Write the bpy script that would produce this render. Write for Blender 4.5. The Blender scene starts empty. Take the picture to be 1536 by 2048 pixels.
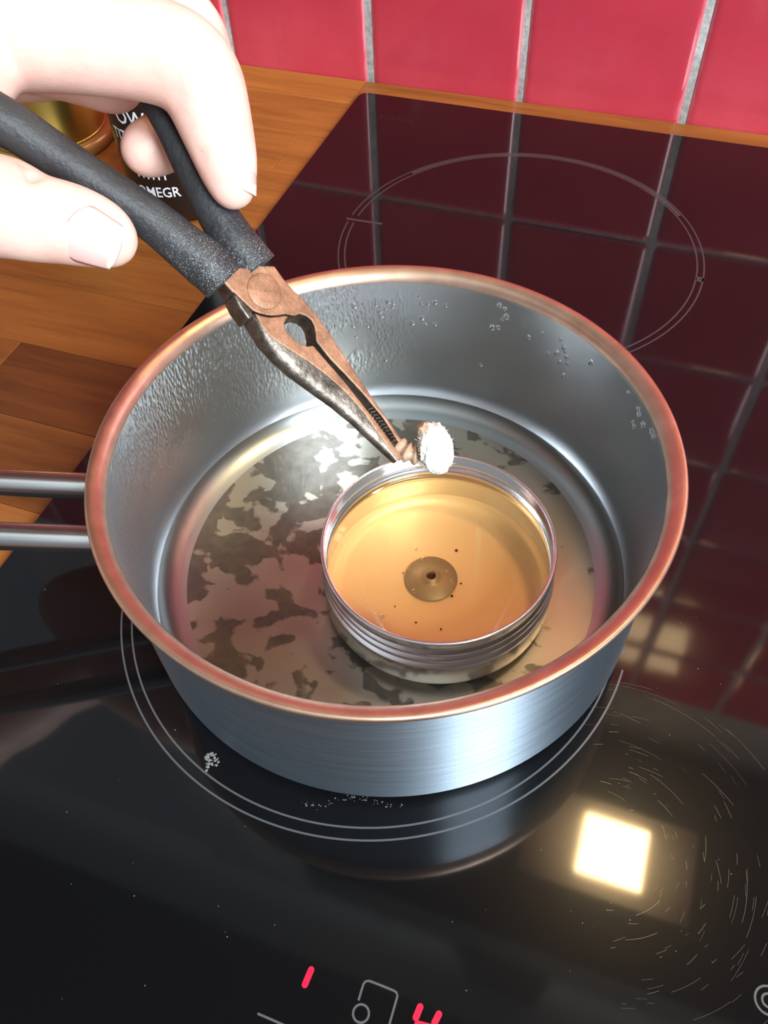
import bpy, bmesh, math, random
import numpy as np
from mathutils import Vector, noise
random.seed(7); rng = np.random.default_rng(7)
scene = bpy.context.scene
COL = scene.collection
PI = math.pi

# ------------------------------------------------------------------ camera
W, H, F = 1536, 2048, 1699.0
CAM = np.array([0.2047712, -0.50613562, 0.25777614])
ROT = np.array([[0.9416800345, -0.2436057036, 0.2321529104],
                [0.3348785700, 0.7462377538, -0.5753134435],
                [-0.0330916302, 0.6195042180, 0.7842955233]])
cd = bpy.data.cameras.new('camera'); cam = bpy.data.objects.new('camera', cd); COL.objects.link(cam)
cd.sensor_fit = 'VERTICAL'; cd.sensor_height = 24.0; cd.lens = 24.0 * F / H
cd.clip_start = 0.005; cd.clip_end = 50
from mathutils import Matrix
M4 = Matrix.Identity(4)
for i in range(3):
    for j in range(3): M4[i][j] = ROT[i, j]
    M4[i][3] = CAM[i]
cam.matrix_world = M4
scene.camera = cam

# ------------------------------------------------------------------ world, daylight, exposure
world = bpy.data.worlds.new('world'); scene.world = world; world.use_nodes = True
bg = world.node_tree.nodes['Background']
bg.inputs[0].default_value = (0.80, 0.90, 1.0, 1); bg.inputs[1].default_value = 0.36
def area(name, loc, target, sx, sy, power, col):
    l = bpy.data.lights.new(name, 'AREA'); l.shape = 'RECTANGLE'; l.size = sx; l.size_y = sy
    l.energy = power; l.color = col
    o = bpy.data.objects.new(name, l); COL.objects.link(o); o.location = loc
    o.rotation_euler = (Vector(target) - Vector(loc)).to_track_quat('-Z', 'Y').to_euler()
    return o
# the kitchen window, behind and to the right of the photographer
area('window_daylight', (1.50, -1.45, 1.35), (0.12, -0.33, 0.85), .8, 1.2, 122, (0.86, 0.94, 1.0))
vs = scene.view_settings
vs.view_transform = 'Standard'; vs.look = 'None'; vs.exposure = 0.0; vs.gamma = 1.0; vs.use_curve_mapping = False

# ------------------------------------------------------------------ helpers
def ray(px, py):
    return ROT @ np.array([(px - W / 2) / F, -(py - H / 2) / F, -1.0])
def at(px, py, dep): return CAM + dep * ray(px, py)
def onz(px, py, z=0.0):
    d = ray(px, py); return CAM + d * ((z - CAM[2]) / d[2])

def lin(c): return tuple(((v / 255) / 12.92 if v / 255 <= .04045 else ((v / 255 + .055) / 1.055) ** 2.4) for v in c)

class Mat:
    def __init__(s, name, base=(.5, .5, .5), rough=.5, metal=0., **kw):
        m = bpy.data.materials.new(name); m.use_nodes = True
        s.m = m; s.nt = m.node_tree; s.b = s.nt.nodes['Principled BSDF']
        s.b.inputs['Base Color'].default_value = (*base, 1)
        s.b.inputs['Roughness'].default_value = rough
        s.b.inputs['Metallic'].default_value = metal
        for k, v in kw.items():
            s.b.inputs[k.replace('_', ' ')].default_value = v
        s.tc = None
    def node(s, t, **kw):
        n = s.nt.nodes.new(t)
        for k, v in kw.items():
            if k.startswith('i_'): n.inputs[k[2:].replace('_', ' ')].default_value = v
            else: setattr(n, k, v)
        return n
    def link(s, a, b): s.nt.links.new(a, b)
    def coord(s, scale=(1, 1, 1), kind='Object'):
        if not s.tc: s.tc = s.node('ShaderNodeTexCoord')
        mp = s.node('ShaderNodeMapping'); mp.inputs['Scale'].default_value = scale
        s.link(s.tc.outputs[kind], mp.inputs[0]); return mp.outputs[0]
    def noise(s, scale, detail=3, rough=.55, vec=None, dist=0.):
        n = s.node('ShaderNodeTexNoise'); n.inputs['Scale'].default_value = scale
        n.inputs['Detail'].default_value = detail; n.inputs['Roughness'].default_value = rough
        n.inputs['Distortion'].default_value = dist
        s.link(vec if vec else s.coord(), n.inputs['Vector']); return n.outputs['Fac']
    def ramp(s, fac, stops):
        r = s.node('ShaderNodeValToRGB'); e = r.color_ramp.elements
        while len(e) < len(stops): e.new(.5)
        for el, (p, c) in zip(e, stops):
            el.position = p; el.color = (*c, 1) if len(c) == 3 else c
        s.link(fac, r.inputs[0]); return r.outputs[0]
    def math(s, op, a, b=None):
        n = s.node('ShaderNodeMath', operation=op)
        for i, v in enumerate((a, b)):
            if v is None: continue
            if isinstance(v, (int, float)): n.inputs[i].default_value = v
            else: s.link(v, n.inputs[i])
        return n.outputs[0]
    def mix(s, fac, a, b, mode='MIX'):
        n = s.node('ShaderNodeMix', data_type='RGBA', blend_type=mode)
        for i, v in ((0, fac), (6, a), (7, b)):
            if isinstance(v, (int, float)): n.inputs[i].default_value = v
            elif isinstance(v, tuple): n.inputs[i].default_value = (*v, 1)
            else: s.link(v, n.inputs[i])
        return n.outputs[2]
    def bump(s, h, strength=.3, dist=.001):
        n = s.node('ShaderNodeBump'); n.inputs['Strength'].default_value = strength
        n.inputs['Distance'].default_value = dist
        s.link(h, n.inputs['Height']); s.link(n.outputs[0], s.b.inputs['Normal']); return n
    def set(s, k, sock): s.link(sock, s.b.inputs[k])

def mesh(name, V, Fc, mat, parent=None, smooth=True):
    me = bpy.data.meshes.new(name)
    V = np.asarray(V, float)
    off = np.array(parent_world(parent)) if parent else np.zeros(3)
    me.from_pydata([tuple(v - off) for v in V], [], [tuple(int(i) for i in f) for f in Fc])
    me.update()
    if smooth: me.polygons.foreach_set('use_smooth', [True] * len(me.polygons))
    if mat: me.materials.append(mat.m if isinstance(mat, Mat) else mat)
    o = bpy.data.objects.new(name, me); COL.objects.link(o)
    if parent: o.parent = parent
    return o
def parent_world(p):
    v = Vector((0, 0, 0))
    while p: v = v + p.location; p = p.parent
    return v
def tag(o, label=None, cat=None, group=None, kind=None):
    for k, v in (('label', label), ('category', cat), ('group', group), ('kind', kind)):
        if v: o[k] = v
    return o
def thing(name, label, cat, loc, group=None):
    o = bpy.data.objects.new(name, None); COL.objects.link(o); o.location = tuple(loc); o.empty_display_size = .02
    return tag(o, label, cat, group)
def recalc(o):
    bm = bmesh.new(); bm.from_mesh(o.data); bmesh.ops.recalc_face_normals(bm, faces=bm.faces); bm.to_mesh(o.data); bm.free(); return o
def sharp(o, ang=35):
    me = o.data; bm = bmesh.new(); bm.from_mesh(me); 
    for e in bm.edges:
        e.smooth = not (len(e.link_faces) == 2 and e.calc_face_angle(0) > math.radians(ang))
    bm.to_mesh(me); bm.free(); return o
def bevel(o, w, seg=2, ang=40):
    m = o.modifiers.new('bevel', 'BEVEL'); m.width = w; m.segments = seg; m.limit_method = 'ANGLE'; m.angle_limit = math.radians(ang)
    return o
def box(x0, x1, y0, y1, z0, z1):
    V = [(x, y, z) for z in (z0, z1) for y in (y0, y1) for x in (x0, x1)]
    Fc = [(0, 2, 3, 1), (4, 5, 7, 6), (0, 1, 5, 4), (2, 6, 7, 3), (0, 4, 6, 2), (1, 3, 7, 5)]
    return V, Fc
def lathe(prof, c, n=128, cap0=False, cap1=False):
    V = []; Fc = []
    for r, z in prof:
        for i in range(n):
            a = 2 * PI * i / n; V.append((c[0] + r * math.cos(a), c[1] + r * math.sin(a), z))
    for k in range(len(prof) - 1):
        for i in range(n):
            j = (i + 1) % n
            Fc.append((k * n + i, k * n + j, (k + 1) * n + j, (k + 1) * n + i))
    if cap0: Fc.append(tuple(range(n))[::-1])
    if cap1: Fc.append(tuple((len(prof) - 1) * n + i for i in range(n)))
    return V, Fc
def tube(path, rad, n=16, cap=True, flat=None):
    """swept circle along a 3-D path; rad number or list"""
    P = np.array(path, float); m = len(P)
    if np.isscalar(rad): rad = [rad] * m
    T = np.gradient(P, axis=0); T /= np.linalg.norm(T, axis=1)[:, None]
    up = np.array([0, 0, 1.]) if abs(T[0][2]) < .9 else np.array([1., 0, 0])
    V = []; Fc = []
    N = up - T[0] * (up @ T[0]); N /= np.linalg.norm(N)
    for k in range(m):
        N = N - T[k] * (N @ T[k]); N /= np.linalg.norm(N); B = np.cross(T[k], N)
        for i in range(n):
            a = 2 * PI * i / n; V.append(P[k] + rad[k] * (N * math.cos(a) + B * math.sin(a)))
    for k in range(m - 1):
        for i in range(n):
            j = (i + 1) % n; Fc.append((k * n + i, k * n + j, (k + 1) * n + j, (k + 1) * n + i))
    if cap:
        Fc.append(tuple(range(n))[::-1]); Fc.append(tuple((m - 1) * n + i for i in range(n)))
    return V, Fc
def spline(pts, n):
    P = np.array(pts, float); P = np.vstack([2 * P[0] - P[1], P, 2 * P[-1] - P[-2]]); out = []
    for k in range(1, len(P) - 2):
        for t in np.linspace(0, 1, n, endpoint=False):
            a, b, c, d = P[k - 1:k + 3]
            out.append(.5 * ((2 * b) + (c - a) * t + (2 * a - 5 * b + 4 * c - d) * t * t + (3 * b - a - 3 * c + d) * t ** 3))
    out.append(P[-2]); return np.array(out)
def merge(parts):
    V = []; Fc = []
    for v, f in parts:
        o = len(V); V += [tuple(x) for x in v]; Fc += [tuple(i + o for i in q) for q in f]
    return V, Fc
def band(pts, w, z, closed=False):
    """flat printed line of width w along a polyline in the plane z"""
    P = np.array(pts, float)[:, :2]; m = len(P)
    if closed: T = np.roll(P, -1, 0) - np.roll(P, 1, 0)
    else: T = np.gradient(P, axis=0)
    T /= np.linalg.norm(T, axis=1)[:, None] + 1e-12; N = np.c_[-T[:, 1], T[:, 0]]
    V = [(*p, z) for p in P + N * w / 2] + [(*p, z) for p in P - N * w / 2]
    Fc = [(i, m + i, m + (i + 1) % m, (i + 1) % m) for i in range(m if closed else m - 1)]
    return V, Fc
def arc(cx, cy, r, a0, a1, n=64):
    return [(cx + r * math.cos(math.radians(a)), cy + r * math.sin(math.radians(a))) for a in np.linspace(a0, a1, n)]

# ------------------------------------------------------------------ materials
m_glass = Mat('hob_black_glass', (.0035, .0035, .004), .035, IOR=1.44, Coat_Weight=.14, Coat_Roughness=.25)
nt = m_glass
sc = nt.noise(9, 4, .6); nt.set('Roughness', nt.ramp(sc, [(.3, (.035,) * 3), (.75, (.075,) * 3)]))
m_print = Mat('hob_grey_print', (.085, .085, .088), .35)
m_print2 = Mat('hob_faint_print', (.045, .04, .042), .3)
m_logo = Mat('hob_logo_print', (.010, .009, .0095), .2)
m_led = Mat('red_led', (.3, 0, .01), .4, Emission_Color=(1, .005, .04, 1), Emission_Strength=1.6)
m_scr = Mat('hob_scratch', (.075, .062, .045), .25)
m_crumb = Mat('crumb', (.16, .16, .15), .7)

def tile_mat():
    m = Mat('red_glaze', (.42, .028, .045), .12, IOR=1.5, Coat_Weight=.3, Coat_Roughness=.05)
    oi = m.node('ShaderNodeObjectInfo')
    n1 = m.noise(14, 3, .5); n2 = m.noise(55, 4, .6)
    c = m.ramp(n1, [(.25, (.38, .032, .050)), (.5, (.48, .042, .066)), (.8, (.58, .075, .10))])
    c2 = m.mix(m.ramp(n2, [(.45, (0, 0, 0)), (.8, (.35, .35, .35))]), c, (.30, .018, .03))
    c3 = m.mix(oi.outputs['Random'], c2, (.36, .022, .04)); cc = m.mix(.5, c2, c3)
    sp = m.node('ShaderNodeSeparateXYZ'); m.link(m.coord(), sp.inputs[0])
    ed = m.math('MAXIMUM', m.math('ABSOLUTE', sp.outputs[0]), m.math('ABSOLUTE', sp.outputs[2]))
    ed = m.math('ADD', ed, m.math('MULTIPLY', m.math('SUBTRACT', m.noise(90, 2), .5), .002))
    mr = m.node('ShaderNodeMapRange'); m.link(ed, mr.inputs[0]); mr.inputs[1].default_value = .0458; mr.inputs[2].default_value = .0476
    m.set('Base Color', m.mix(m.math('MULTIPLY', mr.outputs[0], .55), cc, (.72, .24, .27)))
    m.bump(m.noise(38, 2, .5), .25, .0012)
    return m
m_tile = tile_mat()
m_grout = Mat('grey_grout', (.42, .40, .38), .9); g = m_grout
g.set('Base Color', g.mix(g.ramp(g.noise(11, 2), [(.42, (0, 0, 0)), (.62, (1, 1, 1))]), g.ramp(g.noise(260, 4), [(.3, (.20, .19, .18)), (.7, (.36, .34, .33))]), g.ramp(g.noise(260, 4), [(.3, (.30, .29, .28)), (.7, (.52, .50, .48))]))); g.bump(g.noise(400, 3), .6, .0008)

def wood_mat():
    m = Mat('oiled_wood', (.3, .12, .03), .42, IOR=1.4)
    at_ = m.node('ShaderNodeAttribute', attribute_name='tone', attribute_type='OBJECT')
    oi = m.node('ShaderNodeObjectInfo')
    cmb = m.node('ShaderNodeCombineXYZ'); m.link(m.math('MULTIPLY', oi.outputs['Random'], 40.), cmb.inputs[0]); m.link(m.math('MULTIPLY', oi.outputs['Random'], 17.), cmb.inputs[2])
    add = m.node('ShaderNodeVectorMath', operation='ADD'); m.link(m.coord((3.5, 40, 40)), add.inputs[0]); m.link(cmb.outputs[0], add.inputs[1])
    gr = m.noise(2.2, 6, .62, add.outputs[0], 1.2)
    add2 = m.node('ShaderNodeVectorMath', operation='ADD'); m.link(m.coord((14, 330, 330)), add2.inputs[0]); m.link(cmb.outputs[0], add2.inputs[1])
    fine = m.noise(1.5, 3, .6, add2.outputs[0])
    dark = m.ramp(gr, [(.25, (.060, .017, .004)), (.5, (.11, .032, .007)), (.78, (.16, .05, .010))])
    lite = m.ramp(gr, [(.25, (.25, .085, .016)), (.5, (.36, .125, .024)), (.78, (.45, .17, .036))])
    c = m.mix(at_.outputs['Fac'], dark, lite)
    c = m.mix(m.ramp(fine, [(.52, (0, 0, 0)), (.75, (.45,) * 3)]), c, m.mix(.5, c, (.05, .015, .004)))
    m.set('Base Color', c); m.bump(fine, .12, .0004)
    return m
m_wood = wood_mat()

def steel(name, base, rough, aniso=0., bump=0.):
    m = Mat(name, base, rough, 1.)
    if aniso:
        m.b.inputs['Anisotropic'].default_value = aniso
        m.b.inputs['Anisotropic Rotation'].default_value = .25; t = m.node('ShaderNodeTangent', direction_type='RADIAL', axis='Z'); m.link(t.outputs[0], m.b.inputs['Tangent'])
    return m
m_out = steel('brushed_steel_outside', (.29, .35, .41), .42, .95)
n_ = m_out.noise(1, 3, .6, m_out.coord((25, 25, 900))); m_out.set('Roughness', m_out.ramp(n_, [(.3, (.39,) * 3), (.7, (.45,) * 3)]))
m_rim = steel('coppery_polished_rim', (.80, .44, .31), .38)
n_ = m_rim.noise(120, 4, .6); m_rim.set('Base Color', m_rim.ramp(n_, [(.3, (.62, .41, .30)), (.6, (.75, .52, .385)), (.85, (.85, .66, .51))]))
m_rod = steel('steel_handle_rod', (.44, .44, .44), .27)

def inner_mat():
    m = steel('steel_inside_wall', (.63, .67, .70), .31, .65)
    sx = m.node('ShaderNodeSeparateXYZ'); m.link(m.coord(), sx.inputs[0])
    # condensation beads on the handle side
    v = m.node('ShaderNodeTexVoronoi', feature='SMOOTH_F1'); v.inputs['Scale'].default_value = 900; v.inputs['Smoothness'].default_value = .4
    m.link(m.coord((1, 1, .5)), v.inputs['Vector'])
    patch = m.noise(45, 3, .6)
    mask = m.ramp(m.math('SUBTRACT', m.math('MULTIPLY', sx.outputs[0], -12.), .18), [(.0, (0, 0, 0)), (.35, (1, 1, 1))])
    mask2 = m.ramp(patch, [(.36, (0, 0, 0)), (.44, (1, 1, 1))])
    up = m.ramp(m.math('MULTIPLY', sx.outputs[2], 14.7), [(.22, (0, 0, 0)), (.42, (1, 1, 1))])
    h = m.math('MULTIPLY', m.math('MULTIPLY', v.outputs['Distance'], mask), m.math('MULTIPLY', mask2, up))
    m.bump(h, .4, .0005)
    return m
m_in = inner_mat()
def floor_mat():
    m = Mat('stained_steel_floor', (.5, .46, .42), .24, 1.)
    n1 = m.noise(84, 3, .45, m.coord((1, 1.2, 1)), .3); n2 = m.noise(30, 3, .5); n3 = m.noise(210, 3, .6)
    fx_ = m.node('ShaderNodeSeparateXYZ'); m.link(m.coord(), fx_.inputs[0])
    blot = m.ramp(m.math('ADD', m.math('MULTIPLY', n1, .8), m.math('ADD', m.math('MULTIPLY', n2, .35), m.math('MULTIPLY', fx_.outputs[0], -.7))), [(.575, (0, 0, 0)), (.605, (1, 1, 1))])
    base = m.ramp(n2, [(.35, (.62, .58, .51)), (.65, (.56, .49, .40))])
    dark = m.ramp(n3, [(.35, (.13, .115, .10)), (.65, (.21, .18, .15))])
    m.set('Base Color', m.mix(m.math('MULTIPLY', blot, .85), base, dark))
    m.set('Roughness', m.ramp(blot, [(0, (.33,) * 3), (1, (.42,) * 3)]))
    # turning marks of the base
    m.bump(m.noise(1, 2, .5, m.coord((60, 60, 60))), .05, .001)
    return m
m_floor = floor_mat()

def film(name, tint, ior, rough=.0, bumpscale=None, bs=.1):
    """clear liquid surface: fresnel mirror over tinted see-through"""
    m = bpy.data.materials.new(name); m.use_nodes = True; nt = m.node_tree; nt.nodes.clear()
    N = nt.nodes.new; o = N('ShaderNodeOutputMaterial'); mx = N('ShaderNodeMixShader'); t = N('ShaderNodeBsdfTransparent'); g = N('ShaderNodeBsdfGlossy'); f = N('ShaderNodeFresnel')
    t.inputs[0].default_value = (*tint, 1); g.inputs['Roughness'].default_value = rough; f.inputs[0].default_value = ior
    L = nt.links.new; L(f.outputs[0], mx.inputs[0]); L(t.outputs[0], mx.inputs[1]); L(g.outputs[0], mx.inputs[2]); L(mx.outputs[0], o.inputs[0])
    if bumpscale:
        tc = N('ShaderNodeTexCoord'); n = N('ShaderNodeTexNoise'); n.inputs['Scale'].default_value = bumpscale; b = N('ShaderNodeBump'); b.inputs['Strength'].default_value = bs; b.inputs['Distance'].default_value = .002
        L(tc.outputs['Object'], n.inputs[0]); L(n.outputs[0], b.inputs['Height']); L(b.outputs[0], g.inputs['Normal']); L(b.outputs[0], f.inputs['Normal'])
    return m
m_water = film('clear_water', (.93, .94, .92), 1.33, .0, 40, .12)
m_wax = film('melted_amber_wax', (.96, .80, .56), 1.44, .01)
m_drop = film('water_drop', (.88, .9, .92), 1.33, .02)
m_tin = steel('aluminium_tin', (.80, .79, .77), .22, .3)
m_tinb = Mat('aluminium_tin_floor', (.85, .70, .52), .45, .35)
m_tab = Mat('tinplate_tab', (.34, .29, .22), .5, .45)
m_dark = Mat('dark_hole', (.02, .015, .01), .8)

def rust_mat(name, c0, c1, c2, metal, rough, bump=.5):
    m = Mat(name, c1, rough, metal)
    n1 = m.noise(170, 5, .65); n2 = m.noise(900, 4, .6)
    c = m.ramp(n1, [(.3, c0), (.5, c1), (.72, c2)])
    m.set('Base Color', m.mix(m.ramp(n2, [(.5, (0, 0, 0)), (.72, (.55,) * 3)]), c, c0)); m.bump(m.math('ADD', n1, m.math('MULTIPLY', n2, .6)), bump, .0007)
    return m
m_rust = rust_mat('rusty_jaw_face', (.17, .085, .05), (.34, .17, .095), (.46, .25, .15), .25, .5)
m_pst = rust_mat('worn_dark_steel', (.05, .042, .035), (.17, .145, .12), (.34, .29, .24), .9, .43, .35)
def grip_mat():
    m = Mat('black_rubber_grip', (.018, .019, .021), .55)
    n1 = m.noise(2600, 2, .5); n2 = m.noise(90, 3, .6)
    sx = m.node('ShaderNodeAttribute', attribute_name='wear', attribute_type='GEOMETRY')
    spk = m.math('MULTIPLY', m.ramp(n1, [(.56, (0, 0, 0)), (.72, (1, 1, 1))]), m.ramp(m.math('ADD', m.math('MULTIPLY', sx.outputs['Fac'], .75), m.math('MULTIPLY', n2, .45)), [(.5, (0.0, 0.0, 0.0)), (.95, (1, 1, 1))]))
    m.set('Base Color', m.mix(spk, m.ramp(n2, [(.3, (.014, .015, .017)), (.7, (.032, .034, .037))]), (.34, .34, .35)))
    m.bump(m.noise(700, 3, .6), .5, .0006); return m
m_grip = grip_mat()
def skin_mat():
    m = Mat('fair_skin', (.82, .55, .45), .45, Subsurface_Weight=.35, Subsurface_Scale=.005)
    m.b.inputs['Subsurface Radius'].default_value = (1., .35, .2)
    n1 = m.noise(75, 3, .5); n2 = m.noise(600, 3, .55)
    m.set('Base Color', m.ramp(n1, [(.3, (.78, .45, .38)), (.55, (.83, .55, .46)), (.8, (.86, .62, .53))]))
    v = m.node('ShaderNodeTexVoronoi', feature='DISTANCE_TO_EDGE'); v.inputs['Scale'].default_value = 900; m.link(m.coord((1, 1.6, 1)), v.inputs['Vector'])
    m.bump(m.math('ADD', m.math('MULTIPLY', v.outputs['Distance'], .5), n2), .12, .0006); return m
m_skin = skin_mat()
m_nail = Mat('pink_nail', (.74, .46, .42), .25, Coat_Weight=.3)
m_nailtip = Mat('nail_free_edge', (.74, .68, .56), .3)
m_cotton = Mat('white_cotton', (.84, .81, .73), .95)
n_ = m_cotton.noise(420, 4, .6); m_cotton.set('Base Color', m_cotton.ramp(n_, [(.28, (.50, .47, .40)), (.42, (.80, .77, .69)), (.7, (.88, .86, .79))])); m_cotton.bump(m_cotton.noise(1500, 5, .7), .8, .0006)
m_stem = Mat('waxed_brown_stem', (.42, .27, .17), .6)
n_ = m_stem.noise(300, 4, .6); m_stem.set('Base Color', m_stem.ramp(n_, [(.3, (.30, .18, .11)), (.7, (.55, .38, .26))])); m_stem.bump(n_, .8, .001)
m_can = Mat('black_can', (.012, .008, .007), .3)
m_letter = Mat('white_lettering', (.72, .74, .78), .5)
m_gold = Mat('gold_tin', (.56, .44, .11), .3, 1.)
m_goldb = Mat('amber_base', (.36, .20, .06), .2, .5)
m_hood = Mat('hood_dark_enamel', (.03, .028, .026), .5)
m_hoodf = Mat('hood_filter', (.06, .055, .05), .5, .6)
m_lampglow = Mat('lamp_glow_plate', (.9, .8, .6), .4, Emission_Color=(1., .68, .32, 1), Emission_Strength=5.)  # emission stands in for lamp light on the bezel and hood underside
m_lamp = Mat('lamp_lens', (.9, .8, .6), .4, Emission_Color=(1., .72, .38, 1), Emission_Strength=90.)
_sx = m_lampglow.node('ShaderNodeVectorMath', operation='LENGTH'); m_lampglow.link(m_lampglow.coord(), _sx.inputs[0])
_f = m_lampglow.math('POWER', m_lampglow.math('MAXIMUM', m_lampglow.math('SUBTRACT', 1.0, m_lampglow.math('MULTIPLY', _sx.outputs['Value'], 8.5)), 0.02), 2.0)
m_lampglow.link(m_lampglow.math('MULTIPLY', _f, 16.), m_lampglow.b.inputs['Emission Strength'])  # painted glow fades outward from the lamp centre
m_ceil = Mat('white_ceiling', (.88, .89, .83), .9)
m_darkblock = Mat('reflection_darkener', (.03, .026, .022), .8)  # for the block added under the ceiling to darken the hob's reflection

# ------------------------------------------------------------------ wall with tiles
YW, TX0, TP = 0.02237, -0.1021, 0.1
wall = mesh('wall_back', *box(-.62, 1.1, YW + .0018, YW + .03, -.03, 2.4), m_grout, None, False)
tag(wall, kind='structure')
GW = .0042; GH = .0020
def tile_mesh():
    w = TP - GW; d = .010; n = 8
    bm = bmesh.new()
    def prof(u):  # pillow edge
        e = min(u, 1 - u) * w; return -.0016 * (1 - min(e / .0045, 1)) ** 2
    us = [0, .006, .015, .03, .055, .5, .945, .97, .985, .994, 1]
    V = []; idx = {}
    for j, v in enumerate(us):
        for i, u in enumerate(us):
            dep = max(-.0022, prof(u) + prof(v)); idx[i, j] = bm.verts.new(((u - .5) * w, -dep, (v - .5) * (TP - GH)))
    m = len(us)
    for j in range(m - 1):
        for i in range(m - 1): bm.faces.new((idx[i, j], idx[i + 1, j], idx[i + 1, j + 1], idx[i, j + 1]))
    ring = [idx[i, 0] for i in range(m)] + [idx[m - 1, j] for j in range(1, m)] + [idx[i, m - 1] for i in range(m - 2, -1, -1)] + [idx[0, j] for j in range(m - 2, 0, -1)]
    back = [bm.verts.new((v.co.x, d, v.co.z)) for v in ring]
    for k in range(len(ring)):
        q = (k + 1) % len(ring); bm.faces.new((ring[q], ring[k], back[k], back[q]))
    me = bpy.data.meshes.new('tile'); bm.to_mesh(me); bm.free()
    me.polygons.foreach_set('use_smooth', [True] * len(me.polygons)); me.materials.append(m_tile.m); return me
tme = tile_mesh()
for r in range(7):
    for c in range(-5, 9):
        o = bpy.data.objects.new('tile', tme); COL.objects.link(o); o.parent = wall
        o.location = (TX0 + TP * (c + .5) + random.uniform(-.0004, .0004), YW + random.uniform(-.0003, .0004), .0885 + TP * (r - .5))
        o.rotation_euler = (random.uniform(-.004, .004), random.uniform(-.003, .003), random.uniform(-.006, .006))

# ceiling and hood: out of the picture, but mirrored in the glass and the steel
tag(mesh('ceiling', *box(-2.6, 2.6, -3.2, .05, 2.4, 2.45), m_ceil, None, False), kind='structure')
blk_ = mesh('added_dark_block_1', *box(-2.6, 2.6, -.75, -.16, 2.27, 2.4), m_darkblock, None, False); tag(blk_, kind='structure')  # added unseen block, keeps the near part of the hob's reflection dark

# ------------------------------------------------------------------ worktop of staves
ZW = -.004
top = tag(thing('worktop', 'orange-brown oiled wooden worktop of glued staves around the black hob', 'worktop', (0, -.3, ZW - .04)))
mesh('board', *box(-.62, 1.1, -.66, YW - .0005, ZW - .04, ZW - .006), m_wood, top, False)['tone'] = .4
PITCH = .0436; Y0 = -.2267
rows = range(-10, 7)
fixed = {0: [(-.42, .35), (-.13, .62), (.3, .5)], -1: [(-.3, .5), (-.19, .66), (.2, .5)], -2: [(-.26, .35), (-.072, .08), (.25, .3)], -3: [(-.35, .4), (-.10, .36), (.3, .5)],
         1: [(-.34, .6), (-.06, .75), (.3, .5)], 2: [(-.3, .7), (-.12, .7), (.2, .5)], 3: [(-.25, .75), (-.02, .8), (.3, .5)], 4: [(-.3, .8), (.0, .9), (.3, .5)], 5: [(-.2, .95), (-.0045, .62), (.35, .5)]}
for r in rows:
    ya = Y0 + PITCH * r; yb = min(ya + PITCH, YW - .0005)
    if yb - ya < .004: continue
    cuts = fixed.get(r)
    cuts = [(-.62, random.uniform(.4, .8))] + (cuts if cuts else [(-.3 + random.uniform(-.08, .08), random.random()), (.02 + random.uniform(-.1, .1), random.random()), (.4, random.random())])
    for k, (xa, tone) in enumerate(cuts):
        xb = cuts[k + 1][0] if k + 1 < len(cuts) else 1.1
        g = .00012
        o = mesh('stave', *box(xa + g, xb - g, ya + g, yb - g, ZW - .006, ZW + random.uniform(-.00006, .00006)), m_wood, top, False)
        o['tone'] = tone; bevel(o, .00025, 1)

# ------------------------------------------------------------------ hob
hob = thing('induction_hob', 'black glass induction hob with printed zone rings and red digits', 'hob', (.29, -.26, ZW))
def rounded_rect(x0, x1, y0, y1, r, n=8):
    P = []
    for cx, cy, a in ((x1 - r, y0 + r, -90), (x1 - r, y1 - r, 0), (x0 + r, y1 - r, 90), (x0 + r, y0 + r, 180)):
        P += arc(cx, cy, r, a, a + 90, n)
    return P
rp = rounded_rect(0, .59, -.52, 0, .0065); n = len(rp)
V = [(x, y, ZW) for x, y in rp] + [(x, y, -.0006) for x, y in rp]
rp2 = rounded_rect(.0006, .5894, -.5194, -.0006, .006)
V += [(x, y, 0) for x, y in rp2]
Fc = [tuple(range(n))[::-1], tuple(2 * n + i for i in range(n))] + [(k * n + i, k * n + (i + 1) % n, (k + 1) * n + (i + 1) % n, (k + 1) * n + i) for k in (0, 1) for i in range(n)]
sharp(mesh('glass_plate', V, Fc, m_glass, hob, True), 20)
ZP = .00004
FX, FY, FR = .1362, -.3496, .0911
BX, BY, BR = .1358, -.1344, .0918
for R_ in (FR - .0003, FR - .0040):
    mesh('zone_ring', *band(arc(FX, FY, R_, 5.2, 356.2, 200), .00062, ZP), m_print, hob)
for k in (0, 1):
    cx = FX + FR - .0052 + .0034 * k
    mesh('chevron', *band([(cx - .0012, FY + .0026 + .001), (cx + .0012, FY + .001), (cx - .0016, FY - .0026 + .001)][::1], .0006, ZP), m_print, hob)
mesh('zone_ring', *band(arc(BX, BY, BR - .0003, -178, 178, 200), .0008, ZP), m_print2, hob)
mesh('zone_ring', *band(arc(BX, BY, BR - .0036, -178, 178, 200), .0008, ZP), m_print2, hob)
mesh('zone_ring', *band(arc(BX, BY, BR - .0019, 35, 145, 90), .0016, ZP * .7), m_print2, hob)
mesh('zone_tick', *band([(.0425, -.1353), (.0625, -.1346)], .0016, ZP), m_print2, hob)
mesh('zone_mark', *band(arc(.2259, -.1344, .0012, 0, 330, 16), .0016, ZP, True), m_print2, hob)
def hp(*px): return [onz(x, y)[:2] for x, y in px]
def stroke(name, px, w, mat, closed=False):
    P = np.array(hp(*px)); P = np.array([P[0] + (P[-1] - P[0]) * t for t in (0, .5, 1)]) if len(P) == 2 else P
    return mesh(name, *band(P, w, ZP, closed), mat, hob)
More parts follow.
